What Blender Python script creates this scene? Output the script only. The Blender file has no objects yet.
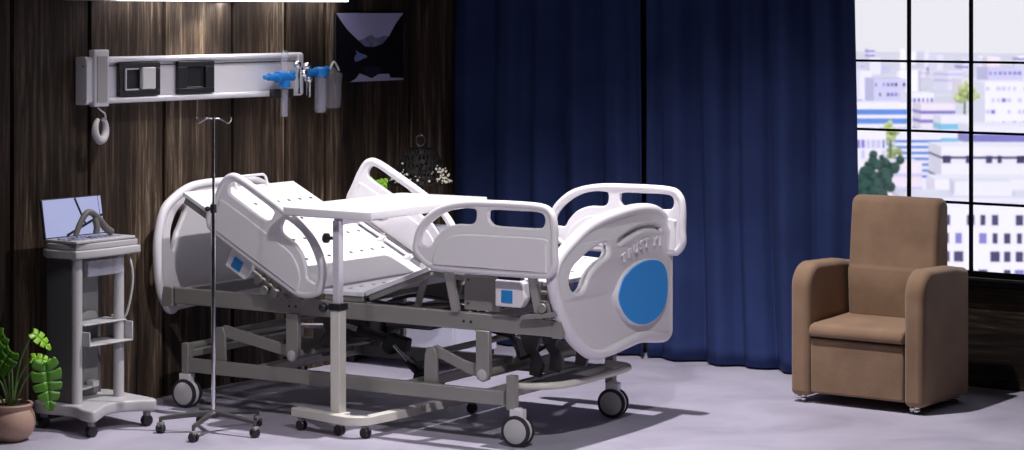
import bpy, bmesh, math, random
from mathutils import Vector, Matrix, Euler
random.seed(7)
sc = bpy.context.scene
COL = sc.collection
R = math.radians
YAW = R(35.7)
CAM = Vector((7.1, -8.95, 2.0))

# ------------------------------------------------------------------ materials
def lin(r, g, b):
    f = lambda v: (v/255/12.92) if v/255 <= .04045 else ((v/255+.055)/1.055)**2.4
    return (f(r), f(g), f(b), 1)

def mat(name, col, rough=.5, metal=0, spec=.5, var=.06, scale=30, bump=0, emit=None, es=1, coat=0):
    m = bpy.data.materials.new(name); m.use_nodes = True
    nt = m.node_tree; p = nt.nodes['Principled BSDF']
    p.inputs['Roughness'].default_value = rough
    p.inputs['Metallic'].default_value = metal
    p.inputs['Specular IOR Level'].default_value = spec
    p.inputs['Coat Weight'].default_value = coat
    tc = nt.nodes.new('ShaderNodeTexCoord')
    n = nt.nodes.new('ShaderNodeTexNoise'); n.inputs['Scale'].default_value = scale
    n.inputs['Detail'].default_value = 3
    nt.links.new(tc.outputs['Object'], n.inputs['Vector'])
    mx = nt.nodes.new('ShaderNodeMix'); mx.data_type = 'RGBA'
    c = Vector(col[:3])
    mx.inputs[6].default_value = (*(c*(1-var)), 1)
    mx.inputs[7].default_value = (*[min(1, v*(1+var)) for v in c], 1)
    nt.links.new(n.outputs['Fac'], mx.inputs[0])
    nt.links.new(mx.outputs[2], p.inputs['Base Color'])
    if bump:
        b = nt.nodes.new('ShaderNodeBump'); b.inputs['Strength'].default_value = bump
        b.inputs['Distance'].default_value = .01
        nt.links.new(n.outputs['Fac'], b.inputs['Height']); nt.links.new(b.outputs['Normal'], p.inputs['Normal'])
    if emit:
        p.inputs['Emission Color'].default_value = emit
        p.inputs['Emission Strength'].default_value = es
    return m

def ramp(nt, fac, stops):
    r = nt.nodes.new('ShaderNodeValToRGB'); e = r.color_ramp.elements
    while len(e) < len(stops): e.new(.5)
    for el, (pos, c) in zip(e, stops): el.position = pos; el.color = (*c, 1)
    nt.links.new(fac, r.inputs['Fac']); return r.outputs['Color']

def wood_mat(name, axis='z', gain=1.0):
    m = bpy.data.materials.new(name); m.use_nodes = True
    nt = m.node_tree; p = nt.nodes['Principled BSDF']; L = nt.links
    tc = nt.nodes.new('ShaderNodeTexCoord')
    mp = nt.nodes.new('ShaderNodeMapping')
    mp.inputs['Scale'].default_value = (42, 42, 2.2) if axis == 'z' else (2.2, 42, 42)
    L.new(tc.outputs['Object'], mp.inputs['Vector'])
    n = nt.nodes.new('ShaderNodeTexNoise'); n.inputs['Scale'].default_value = 1.0
    n.inputs['Detail'].default_value = 8; n.inputs['Roughness'].default_value = .68
    n.inputs['Distortion'].default_value = .5
    L.new(mp.outputs['Vector'], n.inputs['Vector'])
    mp2 = nt.nodes.new('ShaderNodeMapping')
    mp2.inputs['Scale'].default_value = (5, 5, .5) if axis == 'z' else (.5, 5, 5)
    L.new(tc.outputs['Object'], mp2.inputs['Vector'])
    n2 = nt.nodes.new('ShaderNodeTexNoise'); n2.inputs['Scale'].default_value = 1; n2.inputs['Detail'].default_value = 4
    L.new(mp2.outputs['Vector'], n2.inputs['Vector'])
    ad = nt.nodes.new('ShaderNodeMath'); ad.operation = 'MULTIPLY_ADD'
    L.new(n2.outputs['Fac'], ad.inputs[0]); ad.inputs[1].default_value = .55; 
    ml = nt.nodes.new('ShaderNodeMath'); ml.operation = 'MULTIPLY'; ml.inputs[1].default_value = .62
    L.new(n.outputs['Fac'], ml.inputs[0]); L.new(ml.outputs[0], ad.inputs[2])
    g = gain
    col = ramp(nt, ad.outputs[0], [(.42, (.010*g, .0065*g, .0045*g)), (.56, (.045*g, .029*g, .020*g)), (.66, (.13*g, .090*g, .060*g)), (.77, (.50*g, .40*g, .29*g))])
    L.new(col, p.inputs['Base Color'])
    p.inputs['Roughness'].default_value = .62; p.inputs['Specular IOR Level'].default_value = .25
    b = nt.nodes.new('ShaderNodeBump'); b.inputs['Strength'].default_value = .5; b.inputs['Distance'].default_value = .004
    L.new(n.outputs['Fac'], b.inputs['Height']); L.new(b.outputs['Normal'], p.inputs['Normal'])
    return m

def clear_mat(name, tint, alpha):
    m = bpy.data.materials.new(name); m.use_nodes = True
    nt = m.node_tree; out = nt.nodes['Material Output']; p = nt.nodes['Principled BSDF']
    p.inputs['Base Color'].default_value = tint; p.inputs['Roughness'].default_value = .08
    t = nt.nodes.new('ShaderNodeBsdfTransparent'); mx = nt.nodes.new('ShaderNodeMixShader')
    fr = nt.nodes.new('ShaderNodeTexNoise'); fr.inputs['Scale'].default_value = 3
    ma = nt.nodes.new('ShaderNodeMath'); ma.operation = 'MULTIPLY_ADD'
    ma.inputs[1].default_value = alpha*.2; ma.inputs[2].default_value = alpha*.9
    nt.links.new(fr.outputs['Fac'], ma.inputs[0]); nt.links.new(ma.outputs[0], mx.inputs[0])
    nt.links.new(t.outputs[0], mx.inputs[1]); nt.links.new(p.outputs[0], mx.inputs[2])
    nt.links.new(mx.outputs[0], out.inputs['Surface'])
    return m

M = dict(
    white=mat('white moulded plastic', (.68, .655, .685, 1), .34, var=.02, scale=8),
    deck=mat('white powder coated steel', (.72, .715, .75, 1), .4, var=.02, scale=8),
    frame=mat('beige grey painted steel', (.29, .28, .26, 1), .38, metal=.35, var=.06, scale=12),
    tframe=mat('cream painted steel', (.60, .575, .52, 1), .4, var=.04, scale=12),
    chrome=mat('polished chrome', (.80, .80, .84, 1), .16, metal=1, var=.02),
    steel=mat('dark steel', (.12, .115, .12, 1), .35, metal=.7, var=.08),
    black=mat('black plastic', (.012, .012, .015, 1), .4, var=.1),
    rubber=mat('black rubber', (.018, .018, .022, 1), .6, var=.1),
    grey=mat('mid grey plastic', (.24, .24, .24, 1), .45, var=.05),
    hub=mat('grey wheel disc', (.46, .45, .45, 1), .45, var=.03),
    blue=mat('blue emblem', (.015, .29, .78, 1), .4, var=.03),
    bluescr=mat('blue panel label', (.02, .20, .50, 1), .35, var=.05),
    blueplastic=mat('bright blue plastic', (.015, .17, .52, 1), .3, var=.08),
    alu=mat('brushed aluminium', (.74, .72, .78, 1), .34, metal=.25, var=.03, scale=50),
    cart=mat('cart off white plastic', (.40, .39, .40, 1), .42, var=.03, scale=8),
    cartdark=mat('cart grey panel', (.09, .09, .095, 1), .5, var=.05, scale=8),
    tan=None, navy=None,
    leaf=mat('green leaf', (.075, .23, .015, 1), .42, var=.5, scale=14),
    leaf2=mat('bright green leaf', (.22, .48, .02, 1), .4, var=.3, scale=18),
    stem=mat('plant stem', (.10, .18, .04, 1), .5, var=.2),
    pot=mat('terracotta', (.42, .27, .21, 1), .55, var=.1, scale=10, bump=.1),
    soil=mat('soil', (.02, .013, .008, 1), .95, var=.4, scale=60, bump=.8),
    cable=mat('dark taupe hose', (.13, .12, .11, 1), .5, var=.08),
    keys=mat('key caps', (.28, .29, .40, 1), .5, var=.05),
    lamp=mat('lit lamp diffuser', (.9, .9, .9, 1), .5, emit=(1, .97, 1, 1), es=3.2),
    screen=mat('screen with painted reflection', (.02, .02, .03, 1), .25, emit=(.40, .43, .70, 1), es=.92),  # window light mirrored in the screen, put into the emission
    glass=clear_mat('window glass', (.9, .95, 1, 1), .035),
    clear=clear_mat('clear plastic', (.5, .5, .62, 1), .25),
    clear2=clear_mat('clear grey canister', (.28, .26, .30, 1), .40),
    mullion=mat('black window steel', (.003, .003, .004, 1), .9, spec=.05, var=.1),
    petal=mat('pale petals', (.85, .82, .60, 1), .5, var=.1),
    yellow=mat('yellow petals', (.75, .55, .05, 1), .5, var=.1),
    cab=mat('cabinet lacquer', (.55, .545, .66, 1), .35, var=.02, scale=6),
)
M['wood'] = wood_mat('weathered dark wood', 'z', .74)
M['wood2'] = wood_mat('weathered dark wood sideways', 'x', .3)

def fabric(name, c1, c2, scale, rough, sheen, weave):
    m = bpy.data.materials.new(name); m.use_nodes = True
    nt = m.node_tree; p = nt.nodes['Principled BSDF']; L = nt.links
    tc = nt.nodes.new('ShaderNodeTexCoord')
    n = nt.nodes.new('ShaderNodeTexNoise'); n.inputs['Scale'].default_value = scale; n.inputs['Detail'].default_value = 5
    L.new(tc.outputs['Object'], n.inputs['Vector'])
    L.new(ramp(nt, n.outputs['Fac'], [(.35, c1), (.65, c2)]), p.inputs['Base Color'])
    v = nt.nodes.new('ShaderNodeTexVoronoi'); v.inputs['Scale'].default_value = weave
    L.new(tc.outputs['Object'], v.inputs['Vector'])
    b = nt.nodes.new('ShaderNodeBump'); b.inputs['Strength'].default_value = .35; b.inputs['Distance'].default_value = .002
    L.new(v.outputs['Distance'], b.inputs['Height']); L.new(b.outputs['Normal'], p.inputs['Normal'])
    p.inputs['Roughness'].default_value = rough; p.inputs['Sheen Weight'].default_value = sheen
    p.inputs['Specular IOR Level'].default_value = .25
    return m
M['tan'] = fabric('tan woven upholstery', (.20, .122, .074), (.255, .16, .098), 5, .8, .15, 160)
M['navy'] = fabric('navy curtain cloth', (.017, .030, .105), (.023, .041, .135), 3, .85, 0, 240)

def floor_mat():
    m = bpy.data.materials.new('polished concrete floor'); m.use_nodes = True
    nt = m.node_tree; p = nt.nodes['Principled BSDF']; L = nt.links
    tc = nt.nodes.new('ShaderNodeTexCoord')
    n = nt.nodes.new('ShaderNodeTexNoise'); n.inputs['Scale'].default_value = 1.6; n.inputs['Detail'].default_value = 8
    n.inputs['Roughness'].default_value = .62; n.inputs['Distortion'].default_value = .6
    L.new(tc.outputs['Object'], n.inputs['Vector'])
    L.new(ramp(nt, n.outputs['Fac'], [(.28, (.27, .25, .315)), (.5, (.36, .335, .41)), (.72, (.42, .40, .475))]), p.inputs['Base Color'])
    r = nt.nodes.new('ShaderNodeMapRange'); r.inputs[3].default_value = .38; r.inputs[4].default_value = .6
    L.new(n.outputs['Fac'], r.inputs[0]); L.new(r.outputs[0], p.inputs['Roughness'])
    p.inputs['Specular IOR Level'].default_value = .35
    return m
M['floor'] = floor_mat()

# ------------------------------------------------------------------ mesh helpers
def cr(pts, n=6, closed=True):
    """Catmull-Rom smoothing of a list of points (any dimension)."""
    out = []; N = len(pts)
    rng = range(N if closed else N-1)
    for i in rng:
        if closed: p = [pts[(i+k-1) % N] for k in range(4)]
        else: p = [pts[max(0, min(N-1, i+k-1))] for k in range(4)]
        for j in range(n):
            t = j/n
            out.append(tuple(.5*(2*b+(c-a)*t+(2*a-5*b+4*c-d)*t*t+(-a+3*b-3*c+d)*t**3) for a, b, c, d in zip(*p)))
    if not closed: out.append(tuple(pts[-1]))
    return out

class MB:
    def __init__(s): s.v = []; s.f = []; s.mi = []; s.cur = 0
    def add(s, vs, fs):
        o = len(s.v); s.v += [tuple(v) for v in vs]
        for f in fs: s.f.append([o+i for i in f]); s.mi.append(s.cur)
        return s
    def box(s, x0, x1, y0, y1, z0, z1, T=None):
        x0, x1 = min(x0, x1), max(x0, x1); y0, y1 = min(y0, y1), max(y0, y1); z0, z1 = min(z0, z1), max(z0, z1)
        vs = [Vector(p) for p in ((x0,y0,z0),(x1,y0,z0),(x1,y1,z0),(x0,y1,z0),(x0,y0,z1),(x1,y0,z1),(x1,y1,z1),(x0,y1,z1))]
        if T: vs = [T @ v for v in vs]
        return s.add(vs, [(0,3,2,1),(4,5,6,7),(0,1,5,4),(1,2,6,5),(2,3,7,6),(3,0,4,7)])
    def bar(s, a, b, w, h, up=(0,0,1)):
        """rectangular bar between two points, w sideways, h along up"""
        a, b = Vector(a), Vector(b); d = (b-a).normalized(); u = Vector(up)
        sd = d.cross(u).normalized()*w/2; uu = sd.cross(d).normalized()*h/2
        vs = [a-sd-uu, a+sd-uu, a+sd+uu, a-sd+uu, b-sd-uu, b+sd-uu, b+sd+uu, b-sd+uu]
        return s.add(vs, [(0,1,2,3),(7,6,5,4),(0,4,5,1),(1,5,6,2),(2,6,7,3),(3,7,4,0)])
    def tube(s, path, r, seg=12, closed=False):
        P = [Vector(p) for p in path]; N = len(P)
        rr = r if isinstance(r, (list, tuple)) else [r]*N
        def tan(i):
            if closed: return (P[(i+1) % N]-P[i-1]).normalized()
            return (P[min(i+1, N-1)]-P[max(i-1, 0)]).normalized()
        t = tan(0); n = t.orthogonal().normalized(); rings = []
        vs = []
        for i in range(N):
            t2 = tan(i); q = t.rotation_difference(t2); n = q @ n; n = (n-t2*n.dot(t2)).normalized(); t = t2
            b = t.cross(n)
            vs += [P[i]+(n*math.cos(2*math.pi*k/seg)+b*math.sin(2*math.pi*k/seg))*rr[i] for k in range(seg)]
        fs = []
        for i in range(N if closed else N-1):
            j = (i+1) % N
            for k in range(seg):
                k2 = (k+1) % seg
                fs.append((i*seg+k, i*seg+k2, j*seg+k2, j*seg+k))
        if not closed:
            fs.append(tuple(reversed(range(seg)))); fs.append(tuple((N-1)*seg+k for k in range(seg)))
        return s.add(vs, fs)
    def cyl(s, a, b, r, seg=20, r2=None): return s.tube([a, b], [r, r if r2 is None else r2], seg)
    def lathe(s, prof, o=(0,0,0), axis='z', seg=32):
        """prof: (radius, height) list"""
        vs = []; o = Vector(o)
        for r, h in prof:
            for k in range(seg):
                a = 2*math.pi*k/seg; p = (r*math.cos(a), r*math.sin(a), h)
                if axis == 'y': p = (p[0], h, p[1])
                if axis == 'x': p = (h, p[0], p[1])
                vs.append(o+Vector(p))
        fs = [(i*seg+k, i*seg+(k+1) % seg, (i+1)*seg+(k+1) % seg, (i+1)*seg+k) for i in range(len(prof)-1) for k in range(seg)]
        fs.append(tuple(reversed(range(seg)))); fs.append(tuple((len(prof)-1)*seg+k for k in range(seg)))
        return s.add(vs, fs)
    def sphere(s, o, r, sx=1, sy=1, sz=1, seg=14):
        n = seg//2
        return s.lathe([(max(1e-4, math.sin(math.pi*i/n))*r, -math.cos(math.pi*i/n)*r) for i in range(n+1)], (0,0,0), 'z', seg)._last(o, (sx, sy, sz), seg*(n+1))
    def _last(s, o, sc3, cnt):
        for i in range(len(s.v)-cnt, len(s.v)):
            v = s.v[i]; s.v[i] = (v[0]*sc3[0]+o[0], v[1]*sc3[1]+o[1], v[2]*sc3[2]+o[2])
        return s
    def prism(s, pts, a0, a1, axis='y'):
        """polygon pts in the plane across axis, extruded between a0 and a1"""
        n = len(pts)
        mk = {'y': lambda p, a: (p[0], a, p[1]), 'x': lambda p, a: (a, p[0], p[1]), 'z': lambda p, a: (p[0], p[1], a)}[axis]
        vs = [mk(p, a0) for p in pts]+[mk(p, a1) for p in pts]
        return s.add(vs, [tuple(range(n)), tuple(reversed(range(n, 2*n)))]+[(i, n+i, n+(i+1) % n, (i+1) % n) for i in range(n)])
    def raw(s, me, T=None):
        s.add([(T @ v.co) if T else v.co for v in me.vertices], [tuple(p.vertices) for p in me.polygons]); return s
    def build(s, name, m, parent=None, loc=(0,0,0), rot=(0,0,0), smooth=True, bevel=0, seg=2, angle=35):
        me = bpy.data.meshes.new(name); me.from_pydata(s.v, [], s.f)
        ms = m if isinstance(m, (list, tuple)) else [m]
        for x in ms: me.materials.append(x)
        if len(ms) > 1: me.polygons.foreach_set('material_index', s.mi)
        bm = bmesh.new(); bm.from_mesh(me); bmesh.ops.recalc_face_normals(bm, faces=bm.faces); bm.to_mesh(me); bm.free()
        if smooth:
            me.polygons.foreach_set('use_smooth', [True]*len(me.polygons))
            me.set_sharp_from_angle(angle=R(angle))
        me.update()
        o = bpy.data.objects.new(name, me); COL.objects.link(o)
        o.location = loc; o.rotation_euler = rot
        if parent: o.parent = parent
        if bevel:
            b = o.modifiers.new('bevel', 'BEVEL'); b.width = bevel; b.segments = seg; b.limit_method = 'ANGLE'; b.angle_limit = R(40)
            b.harden_normals = False
        return o

def plate(outer, holes, thick, bev, smooth_n=6):
    """2D plate with rounded rims -> mesh in local XY, thickness along Z"""
    cu = bpy.data.curves.new('outline', 'CURVE'); cu.dimensions = '2D'; cu.fill_mode = 'BOTH'
    cu.extrude = max(0.0002, thick/2-bev); cu.bevel_depth = bev; cu.bevel_resolution = 3; cu.offset = -bev
    for k, pts in enumerate([outer]+holes):
        pts = cr(pts, smooth_n) if smooth_n else pts
        sp = cu.splines.new('POLY'); sp.points.add(len(pts)-1); sp.use_cyclic_u = True
        for q, p in zip(sp.points, pts): q.co = (p[0], p[1], 0, 1)
    o = bpy.data.objects.new('outline', cu)
    me = bpy.data.meshes.new_from_object(o)
    bpy.data.objects.remove(o); bpy.data.curves.remove(cu)
    return me

TY = Matrix(((1,0,0,0),(0,0,-1,0),(0,1,0,0),(0,0,0,1)))       # local (u,v,w) -> (x=u, y=-w, z=v)
TX = Matrix(((0,0,1,0),(1,0,0,0),(0,1,0,0),(0,0,0,1)))        # local (u,v,w) -> (x=w, y=u, z=v)

def tag(o, label, cat, group=None):
    o['label'] = label; o['category'] = cat
    if group: o['group'] = group
    return o
def thing(name, label, cat, loc=(0,0,0), rz=0, group=None):
    o = bpy.data.objects.new(name, None); COL.objects.link(o); o.empty_display_size = .05
    o.location = loc; o.rotation_euler = (0,0,rz)
    return tag(o, label, cat, group)
def struct(o): o['kind'] = 'structure'; return o

# ------------------------------------------------------------------ room shell
WX = -1.27      # wood wall plane
WY = 2.36       # window wall plane
RX1, RY0, H = 8.6, -10.4, 5.2
struct(MB().box(WX-.3, RX1+.2, RY0-.2, WY+.2, -.12, 0).build('floor', M['floor'], smooth=False))
struct(MB().box(WX-.3, RX1+.2, RY0-.2, WY+.2, H, H+.1).build('ceiling', mat('ceiling paint', (.05, .048, .05, 1), .8), smooth=False))
# wood wall: individual boards with dark gaps
mb = MB(); gaps = [-1.437, -.928, -.40, .12, .55, .886, 1.66, WY]
y = -1.437
left = []
while y > RY0: y -= .53; left.insert(0, y)
gaps = left+gaps
for a, b in zip(gaps[:-1], gaps[1:]):
    mb.box(WX-.045, WX, a+.012, b-.012, 0, H)
mb.cur = 1
mb.box(WX-.12, WX-.045, RY0, WY+.1, 0, H)
struct(mb.build('wall_left', [M['wood'], M['mullion']], smooth=False, bevel=.003))
# window wall with opening
wx0, wx1, wz0, wz1 = .902, 3.443, .60, 2.487
mb = MB()
mb.box(WX, wx0, WY, WY+.16, 0, H); mb.box(wx1, RX1, WY, WY+.16, 0, H)
mb.box(wx0, wx1, WY, WY+.16, wz1, H); mb.box(wx0, wx1, WY, WY+.16, 0, wz0-.02)
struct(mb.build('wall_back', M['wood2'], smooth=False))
dark = mat('dark painted wall', (.025, .023, .025, 1), .7)
struct(MB().box(RX1, RX1+.12, RY0, WY+.1, 0, H).build('wall_right', dark, smooth=False))
struct(MB().box(WX-.1, RX1+.1, RY0-.12, RY0, 0, H).build('wall_front', dark, smooth=False))
mb = MB()
for i in range(8):
    x = wx0+.363*i; w = .007 if 0 < i < 7 else .02
    mb.box(x-w, x+w, WY-.005, WY+.020, wz0, wz1)
for i in range(6):
    z = wz0+.3774*i; w = .0065 if 0 < i < 5 else .016
    mb.box(wx0, wx1, WY-.004, WY+.019, z-w, z+w)
win = struct(mb.build('window_1', M['mullion'], smooth=False))
MB().box(wx0, wx1, WY+.006, WY+.010, wz0, wz1).build('window_pane', M['glass'], win, smooth=False)
struct(MB().box(wx0-.05, wx1+.05, WY-.07, WY+.1, wz0-.06, wz0-.022).build('trim_1', M['mullion'], smooth=False, bevel=.004))

# ------------------------------------------------------------------ curtains
def curtain(label, x0, x1, folds, seed, flare, y0=2.2):
    rnd = random.Random(seed); nx, nz = 260, 40
    ph = [rnd.uniform(0, 6.28) for _ in range(5)]
    vs, fs = [], []
    for j in range(nz+1):
        t = j/nz; z = .012+t*3.3
        for i in range(nx+1):
            u = i/nx
            a = .034*(.75+.45*(1-t))
            uu = u+.012*math.sin(5*u+3*t+ph[0])+.006*math.sin(9*t+ph[1]+4*u)
            off = a*math.sin(2*math.pi*folds*uu+ph[2])+a*.5*math.sin(2*math.pi*folds*.61*uu+ph[3]+.8*t)+.005*math.sin(2*math.pi*folds*2.7*uu+ph[4]-1.3*t)
            x = x0+(x1-x0)*u+flare*(1-t)**1.5*u+.012*math.cos(2*math.pi*folds*uu+ph[2])
            vs.append((x, y0+(2.2-y0)*u+off, z))
    for j in range(nz):
        for i in range(nx):
            k = j*(nx+1)+i; fs.append((k, k+1, k+nx+2, k+nx+1))
    o = MB().add(vs, fs).build('curtain', M['navy'], angle=80)
    s = o.modifiers.new('thickness', 'SOLIDIFY'); s.thickness = .005
    return tag(o, label, 'curtain')
curtain('navy blue floor-length curtain behind the bed, left of the dark gap', -1.245, .030, 5.2, 3, .035, 2.09)
curtain('navy blue floor-length curtain drawn beside the window, left of the armchair', .05, 1.385, 5.6, 11, .075)

# ------------------------------------------------------------------ wall lamp
lx0, lx1 = WX+.001, WX+.14
t = thing('wall_lamp', 'long lit white lamp bar high on the wood wall', 'lamp', (WX, 0, 2.057))
MB().box(.001, .14, -1.10, -.86, 0, .07).build('end_cap', M['grey'], t, bevel=.006)
MB().box(.001, .13, -.86, .93, .012, .09).build('housing', M['alu'], t, bevel=.004)
MB().box(.02, .142, -.855, .925, 0, .075).build('diffuser', M['lamp'], t, bevel=.004)

# ------------------------------------------------------------------ bed head unit
t = thing('bed_head_unit', 'silver wall-mounted medical rail unit with black sockets above the bed', 'medical wall unit', (WX, -.235, 1.54))
def prof(x0, x1, z0, z1, r):
    pts = []
    for cx, cz, a0 in ((x1-r, z1-r, 0), (x0+.004, z1-.004, 90), (x0+.004, z0+.004, 180), (x1-r, z0+r, 270)):
        rr = r if cx > x0+.02 else .004
        for k in range(5):
            a = R(a0+22.5*k); pts.append((cx+rr*math.cos(a), cz+rr*math.sin(a)))
    return pts
hb = MB()
yl = .845
hb.box(.001, .055, -yl+.08, yl-.03, .032, .205)           # back channel face
hb.prism(prof(.001, .075, .205, .235, .014), -yl+.07, yl-.01, 'y')
hb.prism(prof(.001, .075, 0, .032, .014), -yl+.07, yl-.01, 'y')
hb.build('housing', M['alu'], t, bevel=.002)
for a_, b_ in ((-yl+.055, -yl+.105), (yl-.045, yl)):
    MB().prism(prof(.001, .08, -.002, .237, .022), a_, b_, 'y').build('end_cap', M['alu'], t, bevel=.006, seg=3)
MB().box(.055, .064, -yl+.05, yl-.05, .186, .192).build('groove_strip', M['steel'], t)
# sockets
def socket(y0, y1, deep):
    b = MB()
    z0, z1 = .035, .203
    w = .028; v = w if not deep else .065
    b.box(.056, .078, y0, y1, z0, z0+w); b.box(.056, .078, y0, y1, z1-w, z1)
    b.box(.056, .078, y0, y0+v, z0+w, z1-w); b.box(.056, .078, y1-v, y1, z0+w, z1-w)
    b.box(.050, .057, y0+v, y1-v, z0+w, z1-w)
    return b.build('socket', M['black'], t, bevel=.003)
s1 = socket(-.797+.235, -.506+.235, False)
b = MB(); y0 = -.75+.235
b.box(.060, .074, y0, y0+.095, .062, .070); b.box(.060, .074, y0, y0+.095, .168, .176); b.box(.060, .074, y0, y0+.009, .07, .168)
b.build('socket_frame', M['alu'], s1, bevel=.001)
MB().box(.060, .086, -.64+.235, -.545+.235, .066, .178).build('switch', M['white'], s1, bevel=.005)
s2 = socket(-.374+.235, -.103+.235, True)
b = MB(); b.box(.058, .064, -.30+.235, -.175+.235, .066, .070); b.build('socket_frame', M['grey'], s2)
# call handset holder on the left
c = MB(); c.box(.05, .092, -.748, -.645, -.012, .272)
ho = c.build('handset_holder', M['alu'], t, bevel=.007, seg=3)
MB().box(.092, .097, -.732, -.662, .01, .24).build('front_panel', M['cart'], ho, bevel=.002)
# hooked call handset
hs = thing('call_handset', 'white curved handset hanging from the left end of the wall unit', 'handset', (WX+.075, -.925, 1.415))
pts = []
for k in range(17):
    a = R(120+300*k/16); pts.append((.02*math.cos(a), -.056*math.cos(a), .056*math.sin(a)))
MB().tube([(p[0], p[1], p[2]) for p in pts], [.011+.011*math.sin(math.pi*k/16) for k in range(17)], 12).build('grip', M['white'], hs)
MB().tube(cr([(0, .035, .045), (0, .03, .075), (0, .005, .092), (0, -.02, .108)], 5, False), .0045, 8).build('cord', M['white'], hs)

# wall fittings at right: flowmeters, humidifier, suction jar
def fitting_flow(name, label, y, z0, z1, r, xo):
    t = thing(name, label, 'flowmeter', (WX+xo, y, z0))
    h = z1-z0
    MB().lathe([(r*.8, 0), (r, .01), (r, h-.01), (r*.7, h)], seg=16).build('tube', M['clear'], t)
    return t
f1 = fitting_flow('oxygen_flowmeter', 'clear vertical tube with bright blue valve nearest the middle of the wall unit', .40, 1.43, 1.79, .020, .125)
b = MB(); b.cyl((0, -.13, .218), (0, .07, .212), .020, 16); b.cyl((0, -.06, .216), (0, .01, .216), .031, 16); b.cyl((0, 0, .16), (0, 0, .20), .032, 16)
b.sphere((0, .065, .235), .018)
b.build('valve', M['blueplastic'], f1)
MB().cyl((0, -.165, .217), (0, -.13, .218), .012, 12).build('nozzle', M['bluescr'], f1)
MB().box(-.048, -.02, -.07, .10, .10, .15).build('mount', M['black'], f1, bevel=.004)
MB().cyl((-.068, 0, .22), (0, 0, .22), .018, 12).build('stem', M['steel'], f1)
f2 = thing('pressure_gauge', 'small chrome gauge valves on the right end of the wall unit', 'gauge', (WX+.12, .56, 1.66))
b = MB()
for dy, dz in ((-.05, .05), (.03, .04), (.005, .0), (.045, -.03)): b.sphere((0, dy, dz), .024)
b.cyl((0, -.03, -.11), (0, -.03, .03), .010, 10); b.cyl((0, .045, -.13), (0, .045, .03), .012, 10)
b.cyl((-.036, .0, .02), (0, .0, .02), .02, 12)
b.build('valve_body', M['chrome'], f2)
MB().cyl((.006, .02, .0), (.006, .095, .008), .02, 12).build('connector', M['blueplastic'], f2)
f3 = thing('suction_bottle', 'clear narrow suction bottle with blue cap beyond the wall unit end', 'suction bottle', (WX+.125, .70, 1.44))
MB().lathe([(.026, 0), (.034, .015), (.034, .19), (.03, .20)], seg=20).build('bottle', M['clear'], f3)
MB().lathe([(.04, .20), (.042, .21), (.042, .245), (.03, .255)], seg=20).build('cap', M['blueplastic'], f3)
MB().cyl((0, -.02, .228), (0, .06, .24), .020, 12).build('spout', M['blueplastic'], f3)
MB().bar((-.1255, 0, .225), (-.03, 0, .225), .03, .03).build('bracket', M['steel'], f3)
f4 = thing('suction_canister', 'wide smoky clear suction canister at far right of the wall unit', 'suction canister', (WX+.09, .825, 1.46))
MB().lathe([(.05, 0), (.062, .012), (.066, .17), (.068, .18)], seg=24).build('jar', M['clear2'], f4)
MB().lathe([(.07, .18), (.07, .195), (.045, .205), (.02, .23)], seg=24).build('lid', M['clear2'], f4)
MB().tube(cr([(0, 0, .22), (.0, .03, .26), (0, .06, .235), (0, .075, .21)], 5, False), .006, 8).build('outlet', M['white'], f4)
MB().bar((-.088, 0, .19), (-.02, 0, .19), .03, .03).build('bracket', M['steel'], f4)

# ------------------------------------------------------------------ framed picture
t = thing('picture', 'square-looking night mountain lake picture on the wood wall', 'picture', (WX, 1.27, 1.797))
MB().box(.001, .016, -.311, .311, -.201, .201).build('canvas', M['black'], t, bevel=.002)
MB().box(.016, .0161, -.307, .307, -.197, .197).build('sky', mat('dusk sky print', (.46, .44, .70, 1), .5, var=.3, scale=2.5), t)
def flat(pts, x0, x1, name, m): MB().prism([((u-.5)*.615, (.5-v)*.395) for u, v in pts], x0, x1, 'x').build(name, m, t, smooth=False)
blk = mat('print black', (.003, .003, .005, 1), .45)
flat([(.33,.40),(.40,.38),(.47,.34),(.52,.32),(.57,.37),(.64,.36),(.72,.33),(.78,.35),(.8,.50),(.33,.50)], .0162, .0168, 'peaks', mat('peak grey', (.17, .18, .30, 1), .5, var=.9, scale=22))
flat([(0,0),(.06,.10),(.16,.24),(.28,.36),(.42,.49),(.55,.50),(.68,.46),(.78,.34),(.88,.16),(1,0),(1,.97),(.80,.96),(.78,.90),(.62,.90),(.52,.96),(.44,.92),(.34,.88),(.28,.96),(.2,1),(0,1)], .0169, .0175, 'hills_and_water', blk)
flat([(.28,.53),(.33,.58),(.44,.62),(.45,.65),(.38,.67),(.33,.70),(.28,.71),(.26,.66),(.27,.62),(.30,.60)], .0176, .018, 'snow_slope', mat('snow blue', (.14, .18, .40, 1), .5, var=.6, scale=25))
flat([(.2,1),(.28,.96),(.34,.88),(.44,.92),(.52,.96),(.62,.90),(.78,.90),(.82,1)], .0162, .0168, 'lake_glow', mat('lake glow', (.42, .41, .62, 1), .5))
flat([(.38,.80),(.5,.78),(.64,.80),(.70,.86),(.60,.90),(.52,.95),(.44,.90)], .0176, .018, 'reflected_peaks', mat('reflected peaks', (.012, .013, .028, 1), .5, var=.6, scale=22))

# ------------------------------------------------------------------ HOSPITAL BED
bed = thing('hospital_bed', 'white adjustable hospital bed with raised backrest and blue oval on the footboard', 'bed', (-.02, -.03, 0), R(3.7))
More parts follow.
